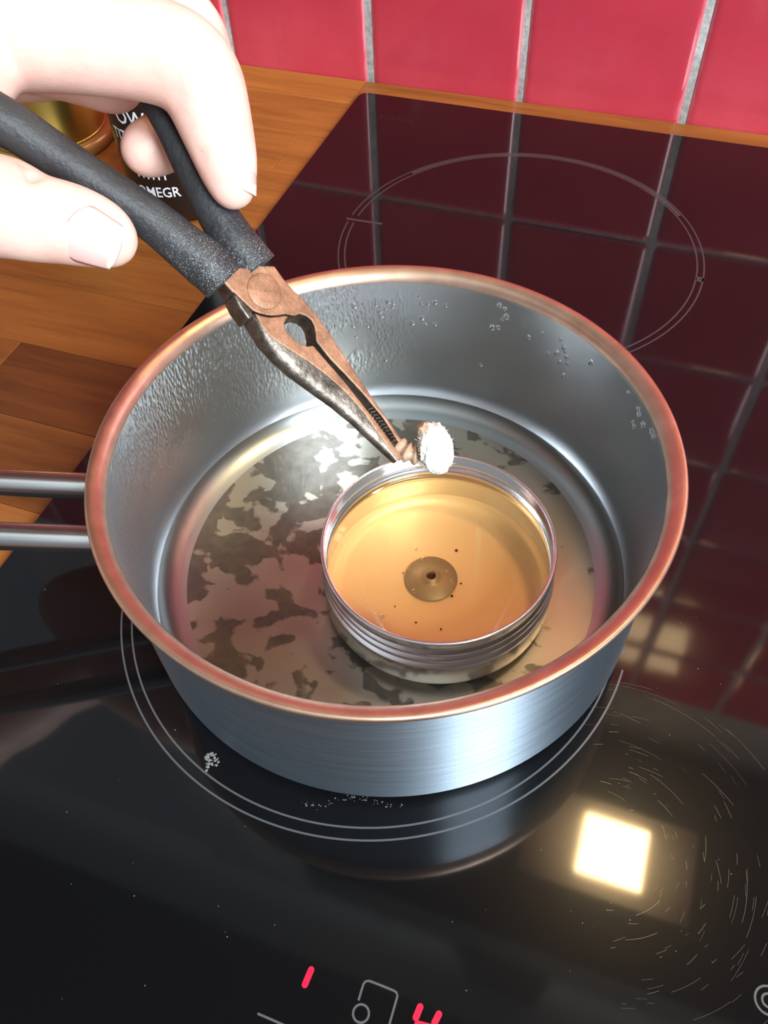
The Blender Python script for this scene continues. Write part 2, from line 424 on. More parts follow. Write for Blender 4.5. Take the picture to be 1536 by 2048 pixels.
def seg(name, a, b, w, par):
    P = np.array(hp(a, b)); d = P[1] - P[0]; L = np.linalg.norm(d); d /= L; nn = np.array([-d[1], d[0]]); c = [(w / 2 - w / 2 * math.cos(t), w / 2 * math.sin(t)) for t in np.linspace(-PI / 2, PI / 2, 7)] + [(L - w / 2 + w / 2 * math.cos(t), w / 2 * math.sin(t)) for t in np.linspace(PI / 2, -PI / 2, 7)]
    V = [(*(P[0] + d * s + nn * t), ZP) for s, t in c]
    o = mesh(name, V, [tuple(range(len(V)))[::-1]], m_led, par, False); return recalc(o)
d1 = thing('digit_one', None, None, (0, 0, 0)); d1.parent = hob; d1.location = (-.29, .26, -ZW)
seg('led_segment', (607, 1976), (625, 1933), .0017, d1)
d4 = thing('digit_four', None, None, (0, 0, 0)); d4.parent = hob; d4.location = (-.29, .26, -ZW)
seg('led_segment', (829, 2042), (843, 2007), .0017, d4); seg('led_segment', (866, 2052), (881, 2022), .0017, d4)
seg('led_segment', (829, 2046), (868, 2056), .0015, d4); seg('led_segment', (853, 2092), (866, 2060), .0017, d4)
stroke('icon_frame', [(717, 2001), (722, 1984), (727, 1968), (731, 1963), (738, 1961.5), (760, 1970), (787, 1981), (793, 1985), (795, 1992), (787, 2020), (779, 2048), (772, 2072), (766, 2078), (725, 2066)], .0006, m_print)
c0 = onz(722, 2027); mesh('icon_circle', *band(arc(c0[0], c0[1], .0021, 0, 351, 40), .0006, ZP, True), m_print, hob)
stroke('slider_line', [(515, 2027), (700, 2108)], .0006, m_print)
c0 = onz(1537, 2001)
for rr in (.0016, .0034): mesh('icon_circle', *band(arc(c0[0], c0[1], rr, 0, 351, 40), .0006, ZP, True), m_print, hob)
# wear scratches round the lamp's mirror image
parts = []
sc0 = onz(1225, 1700)
for k in range(150):
    r = random.uniform(.010, .055) if k < 120 else random.uniform(.02, .06); a = random.uniform(-80, 110); L = random.uniform(1.5, 9) if random.random() < .8 else random.uniform(9, 26)
    x, y = sc0[0] + random.gauss(0, .004), sc0[1] + random.gauss(0, .004)
    A = arc(x, y, r, a, a + L, 8)
    if max(abs(p[0]) for p in A) > .58: continue
    parts.append(band(A, random.uniform(.00005, .00011), ZP * .6))
tag(mesh('scratches', *merge(parts), m_scr, hob), kind='stuff')
# crumbs and dried splashes
parts = []
def crumb(x, y, s):
    v, f = lathe([(s, 0.00002), (s * .8, s * .35), (s * .3, s * .55)], (0, 0), 6, False, True)
    ax = random.uniform(.6, 1.4); return [(x + p[0] * ax, y + p[1], p[2]) for p in v], f
for k in range(60):
    px, py = random.uniform(60, 1500), random.uniform(1150, 2000); x, y, _ = onz(px, py)
    if (x - .1396) ** 2 + (y + .342) ** 2 < .09 ** 2: continue
    parts.append(crumb(x, y, random.uniform(.00008, .0002)))
for k in range(60):
    t = random.random(); x, y, _ = onz(600 + 210 * t, 1603 + 8 * math.sin(t * 9) + random.gauss(0, 3)); parts.append(crumb(x, y, random.uniform(.0001, .00025)))
for k in range(40):
    x, y, _ = onz(random.gauss(421, 7), random.gauss(1518, 9)); parts.append(crumb(x, y, random.uniform(.0002, .0006)))
tag(mesh('crumbs', *merge(parts), m_crumb, hob), kind='stuff')
def text_mesh(s, size):
    cu = bpy.data.curves.new('txt', 'FONT'); cu.body = s; cu.size = size; cu.resolution_u = 2; cu.offset = size * .012
    o = bpy.data.objects.new('txt', cu); COL.objects.link(o); dg = bpy.context.evaluated_depsgraph_get(); dg.update()
    me = o.evaluated_get(dg).to_mesh(); V = [tuple(v.co) for v in me.vertices]; Fc = [tuple(p.vertices) for p in me.polygons]
    o.evaluated_get(dg).to_mesh_clear(); bpy.data.objects.remove(o); bpy.data.curves.remove(cu); return V, Fc
V, Fc = text_mesh('PEFNA', .0075); p0 = onz(756, 238)
mesh('maker_mark', [(p0[0] + x, p0[1] + y, ZP) for x, y, z in V], Fc, m_logo, hob, False)

# ------------------------------------------------------------------ saucepan
PX, PY, PH = .1396, -.3420, .0680
pan = thing('saucepan', 'steel saucepan with coppery rim standing on the front hob zone', 'saucepan', (PX, PY, 0))
def fillet(cx, cz, r, a0, a1, n=8): return [(cx + r * math.cos(math.radians(a)), cz + r * math.sin(math.radians(a))) for a in np.linspace(a0, a1, n)]
outp = [(.0005, .0004), (.078, .0004)] + fillet(.0800, .0064, .0058, -90, 0, 8) + [(.0860, .02), (.0861, .045), (.0862, .058), (.0866, .0615), (.0874, .0640)]
sharp(mesh('body', *lathe(outp, (PX, PY), 160), m_out, pan), 50)
rimp = [(.0872, .0636), (.0888, .0650), (.0898, .0664), (.0900, .0674), (.0897, .0681), (.0889, .0682), (.0876, .0678), (.0862, .0670), (.0852, .0660), (.0846, .0648), (.0844, .0640)]
mesh('rim', *lathe(rimp, (PX, PY), 160), m_rim, pan)
inp = [(.08445, .0645), (.0843, .060), (.0842, .045), (.0842, .018)] + fillet(.0732, .0150, .0110, 0, -90, 10)
mesh('inner_wall', *lathe(inp[::-1], (PX, PY), 160), m_in, pan)
flp = [(.0005, .0040), (.03, .0040), (.0700, .0040), (.0733, .0041)]
mesh('inner_floor', *lathe(flp, (PX, PY), 160), m_floor, pan)
# loop handle of two steel rods, rising a little outwards
ha = math.radians(180 + 23.8); hd = np.array([math.cos(ha) * .981, math.sin(ha) * .981, .195]); hl = np.array([-math.sin(ha), math.cos(ha), 0])
base = np.array([PX, PY, 0]) + np.array([math.cos(ha), math.sin(ha), 0]) * .0862 + np.array([0, 0, .0445])
def hpnt(s, l): return base + hd * s + hl * l
HL = .0108
path = [hpnt(.0003, HL), hpnt(.03, HL), hpnt(.07, HL * .98), hpnt(.11, HL * .95), hpnt(.15, HL * .92)] + [hpnt(.16 + .0097 * math.sin(t), .0097 * math.cos(t)) for t in np.linspace(0, PI, 9)] + [hpnt(.15, -HL * .92), hpnt(.11, -HL * .95), hpnt(.07, -HL * .98), hpnt(.03, -HL), hpnt(.0003, -HL)]
h = mesh('handle', *tube(spline(path, 6), .0044, 20), m_rod, pan); tag(h, 'twin steel rod loop handle')
for s in (1, -1):
    V, Fc = tube([hpnt(.0000, HL * s), hpnt(.0015, HL * s), hpnt(.0035, HL * s)], [.0066, .0062, .0045], 20); mesh('weld_collar', V, Fc, m_rod, pan)
# beads of water on the inside wall
DR = [(117.4, .0547), (118.1, .0454), (117.6, .04), (114.3, .0446), (111.9, .0545), (110.9, .0513), (109.5, .0525), (108.7, .0556), (107.7, .0531), (107.4, .0549), (110.6, .0491), (100.8, .0584), (100.1, .0554), (96.7, .0566), (98.4, .0557), (93.9, .0558), (102.6, .0459), (100.1, .0485), (99.1, .0461), (96.6, .0462), (79.9, .0612), (78.4, .0606), (77.8, .0573), (78.8, .0555), (81.3, .0504), (79.7, .0513), (67.5, .057), (71.0, .0523), (62.0, .0588), (60.8, .056), (60.2, .0547), (62.5, .052), (59.6, .0528), (61.2, .0487), (58.8, .0504), (59.4, .0441), (64.7, .0498), (52.2, .0579), (38.3, .0609), (33.2, .0603), (32.4, .0589), (33.8, .0533), (29.7, .0582), (32.9, .0527), (25.6, .0614), (24.0, .0614), (110.0, .0268), (83.6, .0307)]
dm = Mat('bead_of_water', (1, 1, 1), .02, IOR=1.33, Transmission_Weight=1.)
parts = []
for a, z in DR:
    a = math.radians(a); rr = .0842; c = np.array([PX + rr * math.cos(a), PY + rr * math.sin(a), z]); nin = np.array([-math.cos(a), -math.sin(a), 0]); tl = np.array([-math.sin(a), math.cos(a), 0])
    s = random.uniform(.0006, .0012); V = []; n = 10
    for k, (q, hgt) in enumerate([(1, -.02), (.93, .25), (.7, .45), (.35, .55)]):
        for i in range(n):
            t = 2 * PI * i / n; V.append(c + tl * s * q * math.cos(t) + np.array([0, 0, 1]) * s * 1.25 * q * math.sin(t) + nin * s * hgt)
    V.append(c + nin * s * .58)
    Fc = [(k * n + i, k * n + (i + 1) % n, (k + 1) * n + (i + 1) % n, (k + 1) * n + i) for k in range(3) for i in range(n)] + [(3 * n + i, 3 * n + (i + 1) % n, 4 * n) for i in range(n)]
    parts.append((V, Fc))
tag(mesh('water_beads', *merge(parts), dm, pan), kind='stuff')

# ------------------------------------------------------------------ water in the pan
TXc, TYc, TZ, TR = .1591, -.3469, .0328, .0386
ZWAT = .0092
def fill_between(outer, inner, z):
    bm = bmesh.new(); vo = [bm.verts.new((x, y, z)) for x, y in outer]; vi = [bm.verts.new((x, y, z)) for x, y in inner]
    ed = [bm.edges.new((L[i], L[(i + 1) % len(L)])) for L in (vo, vi) for i in range(len(L))]
    bmesh.ops.triangle_fill(bm, use_beauty=True, edges=ed)
    bmesh.ops.recalc_face_normals(bm, faces=bm.faces)
    if bm.faces[0].normal.z < 0 if bm.faces.ensure_lookup_table() is None else False: bmesh.ops.reverse_faces(bm, faces=bm.faces)
    bm.verts.index_update(); V = [tuple(v.co) for v in bm.verts]; Fc = [tuple(v.index for v in f.verts) for f in bm.faces]; bm.free(); return V, Fc
ro = .0733 + math.sqrt(max(0, .0110 ** 2 - (.0150 - ZWAT) ** 2)) - .0001
wv = fill_between(arc(PX, PY, ro, 0, 357.5, 144), arc(TXc, TYc, .0394, 0, 357.5, 144), ZWAT)
men = lathe([(ro, ZWAT), (ro + .0005, ZWAT + .0004), (ro + .0009, ZWAT + .0011)], (PX, PY), 144)
men2 = lathe([(.0394, ZWAT), (.0391, ZWAT + .0003), (.0389, ZWAT + .0009)], (TXc, TYc), 144)
wat = mesh('water', *merge([wv, men, men2]), m_water)
tag(wat, 'shallow clear water covering the floor of the saucepan', 'water', kind='stuff')

# ------------------------------------------------------------------ candle tin with melted wax
tin = thing('candle_tin', 'round aluminium screw-top tin of melted wax standing in the saucepan', 'tin', (TXc, TYc, .0042))
zb = .0046
tout = [(.0004, zb), (.0345, zb)] + fillet(.0345, zb + .0048, .0048, -80, -5, 8) + [(.0394, .0140), (.0394, .0178), (.0391, .0190), (.0383, .0198), (.0380, .0205), (.0385, .0214), (.0390, .0221), (.0389, .0229), (.0382, .0237), (.0379, .0244), (.0384, .0252), (.0389, .0259), (.0388, .0267), (.0382, .0275), (.0380, .0283), (.0381, .0300), (.0382, .0318)]
tin_rim = fillet(.0381, TZ - .0007, .0007, -60, 200, 10)
tinn = [(r - .0007, z) for r, z in tout[::-1] if z > zb + .001][:-1]
sharp(mesh('side_wall', *lathe(tout, (TXc, TYc), 144), m_tin, tin), 60)
mesh('rolled_rim', *lathe(tin_rim, (TXc, TYc), 144), m_tin, tin)
mesh('inner_side', *lathe(tinn + [(.0370, .0068)], (TXc, TYc), 144), m_tin, tin)
mesh('tin_floor', *lathe([(.0004, .0062), (.0330, .0062), (.0350, .0064), (.0366, .0072), (.0378, .0084), (.0388, .0102)], (TXc, TYc), 144), m_tinb, tin)
ZX = .0222
wax = mesh('melted_wax', *lathe([(.0004, ZX), (.02, ZX), (.0375, ZX), (.0379, ZX + .0003), (.0382, ZX + .0009)], (TXc, TYc), 128), m_wax)
tag(wax, 'clear amber melted wax filling the round tin', 'wax', kind='stuff')
tab = thing('wick_tab', 'small round metal wick tab lying under the melted wax', 'wick tab', (.1564, -.3452, .0062))
mesh('disc', *lathe([(.0018, .0066), (.0093, .0066), (.0094, .0069), (.0093, .0072), (.0040, .0073), (.0030, .0078), (.0024, .0092), (.0019, .0093), (.0017, .0088), (.0017, .0066)], (.1564, -.3452), 64), m_tab, tab)
mesh('collar_hole', *lathe([(.0004, .0076), (.00172, .0076)], (.1564, -.3452), 32), m_dark, tab)
parts = []
for px, py, s in [(832, 1098, .0006), (847, 1118, .0007), (904, 1162, .0006), (828, 1182, .0007), (818, 1138, .0004), (894, 1143, .0004), (764, 1233, .0009), (870, 1188, .0004)]:
    p = onz(px, py, .0200); v, f = lathe([(s * math.sin(t), p[2] + s * math.cos(t)) for t in np.linspace(.05, PI - .05, 8)], p, 12); parts.append((v, f))
tag(mesh('bubbles', *merge(parts), m_drop, wax), kind='stuff')
parts = []
for px, py, s in [(913, 1101, .0006), (806, 1146, .0003), (922, 1167, .0004), (882, 1258, .0004), (832, 1245, .0004), (790, 1213, .0003), (885, 1190, .0004), (904, 1192, .0005)]:
    p = onz(px, py, .0066); v, f = lathe([(s, p[2]), (s * .8, p[2] + s * .4), (s * .2, p[2] + s * .6)], p, 7, False, True); parts.append((v, f))
tag(mesh('sooty_specks', *merge(parts), m_dark, tin), kind='stuff')

# ------------------------------------------------------------------ pliers
Tt = at(800, 915, .240); Jj = at(480, 545, .221)
pa = (Jj - Tt) / np.linalg.norm(Jj - Tt); vv = CAM - (Tt + Jj) / 2; vv /= np.linalg.norm(vv)
n0 = vv - pa * (vv @ pa); n0 /= np.linalg.norm(n0); b0 = np.cross(n0, pa)
RHO = math.radians(-33); pn = n0 * math.cos(RHO) + b0 * math.sin(RHO); pb = np.cross(pn, pa)
def PL(px, py, off=0.):
    d = ray(px, py); return CAM + d * (((Tt + pn * off - CAM) @ pn) / (d @ pn))
pl = thing('pliers', 'rusty long-nose pliers with black rubber grips held over the pan', 'pliers', tuple(PL(520, 580)))
AJ = (Jj - Tt) @ pa
def thick(P):
    s = max(0, min(1.1, ((P - Tt) @ pa) / AJ)); return .0030 + .0040 * min(1, s * 1.25)
def slab(name, pix, mat, face_mat=None, thk=None, front=0., inset=.0, bev=.0007):
    """flat-faced forged piece: traced front face, real thickness behind it"""
    P = [PL(x, y, front) for x, y in pix]; n = len(P); c = sum(P) / n
    V = list(P); lev = [(.5, 0), (1., inset)]
    for q, ins in lev:
        for p in P:
            t = (thk if thk else thick(p)) * q; d = c - p; V.append(p - pn * t + d * ins)
    Fc = [tuple(range(n))] + [tuple(2 * n + i for i in range(n))[::-1]] + [(k * n + i, k * n + (i + 1) % n, (k + 1) * n + (i + 1) % n, (k + 1) * n + i) for k in (0, 1) for i in range(n)]
    o = mesh(name, V, Fc, mat, pl, True); recalc(o)
    if face_mat:
        o.data.materials.append(face_mat.m)
        for p in o.data.polygons:
            if abs(p.normal.dot(Vector(pn))) > .9 : p.material_index = 1
    sharp(o, 38)
    if bev: bevel(o, bev, 3, 38)
    return o
hole_r = [(588, 632), (600, 628), (613, 632), (623, 640), (629, 652), (632, 668), (632, 682)]
hole_l = [(627, 690), (615, 692), (601, 687), (586, 675), (573, 662), (569, 648), (573, 638), (580, 633)]
jawR = [(549.5, 531), (573, 564), (590, 582), (613, 604), (636, 632), (657, 662), (701, 728), (744.6, 793.5), (781, 844.5), (804, 878), (806, 885), (800, 890), (797, 884),
        (768, 838), (729, 790), (692, 750), (660, 717)] + hole_r[::-1] + [(570, 628), (556, 631), (538, 631), (520, 627), (506, 621), (488, 604), (470, 586), (466, 585), (434.7, 549), (465.7, 527), (480, 534), (489, 535), (515, 530)]
slab('jaw', jawR, m_pst, m_rust, inset=.04)
jawL = [(508, 625), (521, 630), (540, 634), (557, 632.5), (570, 630.5), (580, 633)] + hole_l[::-1][1:] + [(656, 724), (686, 758), (718, 798), (757, 848), (790, 894), (806, 913), (804, 919), (797, 921), (760, 872), (727, 825), (693.5, 786), (650, 748), (613, 720.6), (575, 697), (540, 673), (522, 652)]
o = slab('jaw', jawL, m_pst, m_rust, inset=.05)
# rounded outer flank of the lower jaw
fl = []; edge = [(506, 628), (522, 652), (540, 673), (575, 697), (613, 720.6), (650, 748), (693.5, 786), (727, 825), (760, 872), (797, 921)]
E3 = [PL(x, y) for x, y in edge]; V = []; m_ = 9
for k, p in enumerate(E3):
    t = thick(p); bulge = (.0004, .0008, .0022, .0043, .0058, .0060, .0054, .0041, .0024, .0006)[k]
    for i in range(m_):
        a = PI * i / (m_ - 1); V.append(p - pn * t * (.5 - .5 * math.cos(a)) + pb * bulge * math.sin(a) ** .75)
Fc = [(k * m_ + i, k * m_ + i + 1, (k + 1) * m_ + i + 1, (k + 1) * m_ + i) for k in range(len(E3) - 1) for i in range(m_ - 1)]
recalc(mesh('jaw_flank', V, Fc, m_pst, pl))
# rear half of the lap joint, showing as a dark block on the near side
slab('joint_block', [(434, 551), (466, 586), (470, 589), (506, 622), (535, 625), (560, 590), (548, 545), (490, 540)], m_pst, None, thk=.0062, front=-.0016, inset=0, bev=.0005)
slab('joint_shoulder', [(466, 587), (478, 589), (506, 620), (508, 634), (498, 640), (478, 612)], m_pst, None, thk=.0068, front=-.0006, inset=0, bev=.0006)
# pivot rivet
pc = PL(529, 583); V = []; n = 40
for r, hgt in [(.0050, -.001), (.0050, .0001), (.0047, .00035), (.0030, .00045), (.0002, .00048)]:
    for i in range(n):
        a = 2 * PI * i / n; V.append(pc + (pa * math.cos(a) + pb * math.sin(a)) * r + pn * hgt)
Fc = [(k * n + i, k * n + (i + 1) % n, (k + 1) * n + (i + 1) % n, (k + 1) * n + i) for k in range(4) for i in range(n)]
recalc(mesh('pivot', V, Fc, m_rust, pl))
# serrations of the gripping faces
parts = []
for k in range(11):
    t = k / 10; p = PL(738 + (788 - 738) * t, 818 + (880 - 818) * t, -.0003); q = PL(738 + (788 - 738) * t + 9 - 3 * t, 818 + (880 - 818) * t - 7 + 2 * t + 5, -.0004)
    d = (q - p); d /= np.linalg.norm(d); w = .00024; hh = .0028
    B = [(s, u, v) for v in (0, -hh) for u in (-w, w) for s in (-.0002, np.linalg.norm(q - p))]
    V = [p + d * s + np.cross(pn, d) * u + pn * v for s, u, v in B]
    parts.append((V, [(0, 1, 3, 2), (4, 6, 7, 5), (0, 4, 5, 1), (2, 3, 7, 6), (0, 2, 6, 4), (1, 5, 7, 3)]))
mesh('teeth', *merge(parts), m_pst, pl, False)
# rubber grips
def grip(pixr, off, wear0):
    C3 = []; rad = []
    for x, y, r in pixr:
        p = PL(x, y, off); dep = (CAM - p) @ ROT[:, 2]; C3.append(p); rad.append(r * dep / F)
    P = spline(C3, 8); Rr = np.interp(np.linspace(0, len(rad) - 1, len(P)), range(len(rad)), rad)
    # rounded far end
    T = P[-1] - P[-2]; T /= np.linalg.norm(T); ext = []; er = []
    for a in (.4, .8, 1.15, 1.4): ext.append(P[-1] + T * Rr[-1] * math.sin(a)); er.append(Rr[-1] * math.cos(a))
    P = np.vstack([P, ext]); Rr = np.r_[Rr, er]
    o = mesh('grip', *tube(P, Rr, 28), m_grip, pl)
    wv = np.repeat(np.clip(1 - np.linalg.norm(P - P[0], axis=1) / wear0, 0, 1), 28)
    at_ = o.data.attributes.new('wear', 'FLOAT', 'POINT'); at_.data.foreach_set('value', wv.astype(np.float32)); return o
grip([(448, 566, 44), (412, 528, 50), (372, 496, 46), (310, 445, 43), (245, 400, 42), (170, 350, 42), (90, 296, 44), (20, 250, 47), (-60, 205, 48), (-150, 165, 46)], -.0042, .040)
grip([(512, 540, 47), (470, 485, 45), (437, 432, 41), (404, 372, 38), (371, 312, 34), (340, 255, 30), (312, 205, 29), (285, 150, 28), (262, 100, 27)], -.0042, .026)

# ------------------------------------------------------------------ wick stub in the jaws
wk = thing('wick_stub', 'frayed white cotton stub on a brown stem gripped by the plier tips', 'wick stub', tuple(at(820, 905, .2405)))
def blob(name, c, ax, s, mat, amp, fr, sub=5):
    bm = bmesh.new(); bmesh.ops.create_icosphere(bm, subdivisions=sub, radius=1)
    A = np.array(ax); V = []
    for v in bm.verts:
        d = np.array(v.co); k = 1 + amp * (noise.noise(Vector(d * fr)) + .6 * noise.noise(Vector(d * fr * 2.7)) + .45 * noise.noise(Vector(d * fr * 6)))
        V.append(np.array(c) + A.T @ (d * k * np.array(s)))
    bm.verts.index_update(); Fc = [tuple(v.index for v in f.verts) for f in bm.faces]; bm.free()
    return mesh(name, V, Fc, mat, wk)
e1, e2, e3 = ROT[:, 0], ROT[:, 1], ROT[:, 2]
hc = at(872, 897, .2405); q = math.radians(38)
ax = [e1 * math.cos(q) + e3 * -math.sin(q), e2, e3 * math.cos(q) + e1 * math.sin(q)]
ax = [np.cross(e2, e1 * .62 + e3 * .78), e2 * .995 - e1 * .08, (e1 * .62 + e3 * .78)]
blob('cotton_head', hc, ax, (.0058, .0073, .0034), m_cotton, .10, 3.4)
sp = spline([at(796, 893, .2435), at(815, 905, .2425), at(833, 909, .2425), at(856, 905, .2425)], 6); rr_ = [.0026 + .0006 * math.sin(i * 1.3) for i in range(len(sp))]
mesh('stem', *tube(sp, rr_, 14), m_stem, wk)
blob('brown_tuft', at(853, 862, .2400), ax, (.0030, .0026, .0026), m_stem, .2, 3., 4)
parts = []
for k in range(140):   # loose fibres
    d = rng.normal(size=3); d /= np.linalg.norm(d); p = hc + np.array(ax).T @ (d * np.array((.0058, .0071, .0034)))
    nrm = np.array(ax).T @ (d / np.array((.0058, .0071, .0034))); nrm /= np.linalg.norm(nrm); side = rng.normal(size=3) * .6; e = p + (nrm + side * .8) * random.uniform(.0004, .0009)
    parts.append(tube([p - nrm * .0004, (p + e) / 2 + rng.normal(size=3) * .0001, e], [.00007, .00006, .00003], 4))
tag(mesh('fibres', *merge(parts), m_cotton, wk), kind='stuff')

# ------------------------------------------------------------------ hand (one implicit surface)
def st(px, py, dep, rpx): return (*at(px, py, dep), rpx * dep / F)
FING = dict(
  thumb=[(-205, 372, .206, 112), (-120, 392, .201, 100), (-40, 408, .198, 95), (15, 416, .1965, 92), (70, 436, .196, 80), (130, 446, .196, 74), (176, 459, .197, 67), (208, 470, .198, 56), (227, 484, .1985, 42)],
  index=[(-40, 55, .208, 118), (40, 62, .206, 108), (140, 76, .205, 98), (230, 88, .205, 94), (310, 102, .206, 92), (366, 126, .207, 88), (402, 165, .209, 80), (420, 215, .211, 73), (435, 262, .2125, 66), (450, 312, .214, 58), (460, 352, .215, 48), (467, 380, .2155, 36)],
  middle=[(-40, 20, .224, 110), (80, 10, .224, 100), (200, 12, .225, 92), (300, 30, .226, 86), (362, 66, .228, 80), (392, 120, .232, 70), (404, 178, .237, 62), (392, 228, .241, 58), (358, 266, .241, 55), (318, 288, .239, 53), (293, 299, .2375, 50)],
  ring=[(-30, 70, .240, 92), (60, 95, .241, 82), (140, 125, .243, 70), (205, 152, .246, 62), (226, 160, .254, 58), (190, 150, .264, 56), (130, 140, .266, 50)],
  little=[(-60, 120, .256, 76), (20, 130, .262, 66), (90, 135, .268, 58), (110, 135, .277, 54), (60, 140, .284, 48)],
)
PALM = [[(-40, 55, .212, 108), (-230, 130, .218, 118), (-430, 230, .228, 118)],
        [(-40, 20, .230, 105), (-240, 110, .234, 118), (-430, 230, .238, 118)],
        [(-30, 70, .246, 90), (-240, 150, .248, 105), (-430, 250, .250, 110)],
        [(-60, 120, .258, 76), (-240, 190, .260, 92), (-430, 270, .258, 100)],
        [(-205, 372, .208, 105), (-330, 330, .222, 120), (-440, 270, .236, 115)],
        [(-190, 330, .206, 60), (-120, 240, .201, 52), (-70, 165, .200, 52), (-22, 120, .203, 56)],
        [(-120, 300, .212, 48), (-95, 220, .212, 60), (-60, 130, .212, 60)],
        [(-400, 260, .232, 120), (-520, 320, .226, 128)]]
def seg_field(sts):
    out = [st(*s) for s in sts]; return [(np.array(a), np.array(b)) for a, b in zip(out[:-1], out[1:])]
def dense(sts, n=4):
    P = np.array([st(*s) for s in sts]); return spline(P, n)
chains = {k: dense(v) for k, v in FING.items()}
palms = [dense(v) for v in PALM]
w1 = np.array(st(-520, 320, .226, 128)); arm_end = np.array([w1[0] - .10, w1[1] - .13, w1[2] + .0, .034])
palms.append(np.array([w1 + (arm_end - w1) * t for t in np.linspace(0, 1, 6)]))
allp = np.vstack(list(chains.values()) + palms); hs = .00095
lo = (allp[:, :3] - allp[:, 3:]).min(0) - .004; hi = (allp[:, :3] + allp[:, 3:]).max(0) + .004
shape = np.ceil((hi - lo) / hs).astype(int) + 1
AX = [lo[i] + hs * np.arange(shape[i]) for i in range(3)]
def chain_sdf(Fd, ch, k):
    for a, b in zip(ch[:-1], ch[1:]):
        r = max(a[3], b[3]) + .010
        mn = np.minimum(a[:3], b[:3]) - r; mx = np.maximum(a[:3], b[:3]) + r
        i0 = np.maximum(((mn - lo) / hs).astype(int), 0); i1 = np.minimum(((mx - lo) / hs).astype(int) + 2, shape)
        X, Y, Z = np.meshgrid(*[AX[i][i0[i]:i1[i]] for i in range(3)], indexing='ij', sparse=True)
        d = b[:3] - a[:3]; L2 = d @ d + 1e-12
        t = np.clip(((X - a[0]) * d[0] + (Y - a[1]) * d[1] + (Z - a[2]) * d[2]) / L2, 0, 1)
        D = np.sqrt((X - a[0] - t * d[0]) ** 2 + (Y - a[1] - t * d[1]) ** 2 + (Z - a[2] - t * d[2]) ** 2) - (a[3] + (b[3] - a[3]) * t)
        sl = tuple(slice(i0[i], i1[i]) for i in range(3)); A = Fd[sl]
        Fd[sl] = np.minimum(A, D) - np.maximum(k - np.abs(A - D), 0) ** 2 / (4 * k)
BIG = .05
def new(): return np.full(shape, BIG, np.float32)
tot = None
Pf = new()
for ch in palms: chain_sdf(Pf, ch, .006)
tot = Pf
for nme, ch in chains.items():
    Ff = new(); chain_sdf(Ff, ch, .0015)
    k = .0035 if nme == 'thumb' else .0014
    tot = np.minimum(tot, Ff) - np.maximum(k - np.abs(tot - Ff), 0) ** 2 / (4 * k)
# flexion creases: shallow grooves cut in the surface
def groove(pts, rad, depth):
    global tot
    P = np.array([at(*p) for p in pts])
    for a, b in zip(P[:-1], P[1:]):
        mn = np.minimum(a, b) - .006; mx = np.maximum(a, b) + .006
        i0 = np.maximum(((mn - lo) / hs).astype(int), 0); i1 = np.minimum(((mx - lo) / hs).astype(int) + 2, shape)
        X, Y, Z = np.meshgrid(*[AX[i][i0[i]:i1[i]] for i in range(3)], indexing='ij', sparse=True)
        d = b - a; t = np.clip(((X - a[0]) * d[0] + (Y - a[1]) * d[1] + (Z - a[2]) * d[2]) / (d @ d), 0, 1)
        D2 = (X - a[0] - t * d[0]) ** 2 + (Y - a[1] - t * d[1]) ** 2 + (Z - a[2] - t * d[2]) ** 2
        sl = tuple(slice(i0[i], i1[i]) for i in range(3)); tot[sl] += depth * np.exp(-D2 / (rad * rad))
groove([(48, 338, .192), (64, 360, .190), (66, 385, .189)], .0016, .0010)
groove([(120, 172, .200), (150, 160, .198), (165, 145, .196)], .0015, .0008)
groove([(330, 224, .203), (345, 205, .201), (352, 190, .200)], .0016, .0010)
groove([(398, 318, .208), (412, 305, .208)], .0014, .0006)
def surface_nets(Fd):
    S = Fd < 0; nx, ny, nz = Fd.shape
    cs = [S[i:nx - 1 + i, j:ny - 1 + j, k:nz - 1 + k] for i in (0, 1) for j in (0, 1) for k in (0, 1)]
    any_ = np.logical_or.reduce(cs); all_ = np.logical_and.reduce(cs); act = any_ & ~all_
    ids = np.full(act.shape, -1, np.int64); I = np.argwhere(act); ids[act] = np.arange(len(I))
    acc = np.zeros((len(I), 3)); cnt = np.zeros(len(I))
    cor = [(i, j, k) for i in (0, 1) for j in (0, 1) for k in (0, 1)]
    val = {c: Fd[I[:, 0] + c[0], I[:, 1] + c[1], I[:, 2] + c[2]] for c in cor}
    for c in cor:
        for ax_ in range(3):
            if c[ax_]: continue
            e = list(c); e[ax_] = 1; e = tuple(e); a, b = val[c], val[e]; m = (a < 0) != (b < 0)
            t = np.where(m, a / np.where(m, a - b, 1), 0); p = np.tile(np.array(c, float), (len(I), 1)); p[:, ax_] += t
            acc[m] += p[m]; cnt[m] += 1
    V = lo + hs * (I + acc / cnt[:, None]); Q = []
    for ax_ in range(3):
        u, v = (ax_ + 1) % 3, (ax_ + 2) % 3
        s0 = [slice(1, -1)] * 3; s0[ax_] = slice(0, -1); s1 = list(s0); s1[ax_] = slice(1, None)
        A, B = S[tuple(s0)], S[tuple(s1)]; X = np.argwhere(A != B); base = X.copy(); 
        for q in range(3):
            if q != ax_: base[:, q] += 1
        up = A[tuple(X.T)]
        def cid(du, dv):
            c = base.copy(); c[:, u] -= du; c[:, v] -= dv; return ids[tuple(c.T)]
        q = np.stack([cid(1, 1), cid(0, 1), cid(0, 0), cid(1, 0)], 1); q[~up] = q[~up][:, ::-1]; Q.append(q)
    Q = np.vstack(Q); return V, Q[(Q >= 0).all(1)]
V, Q = surface_nets(tot)
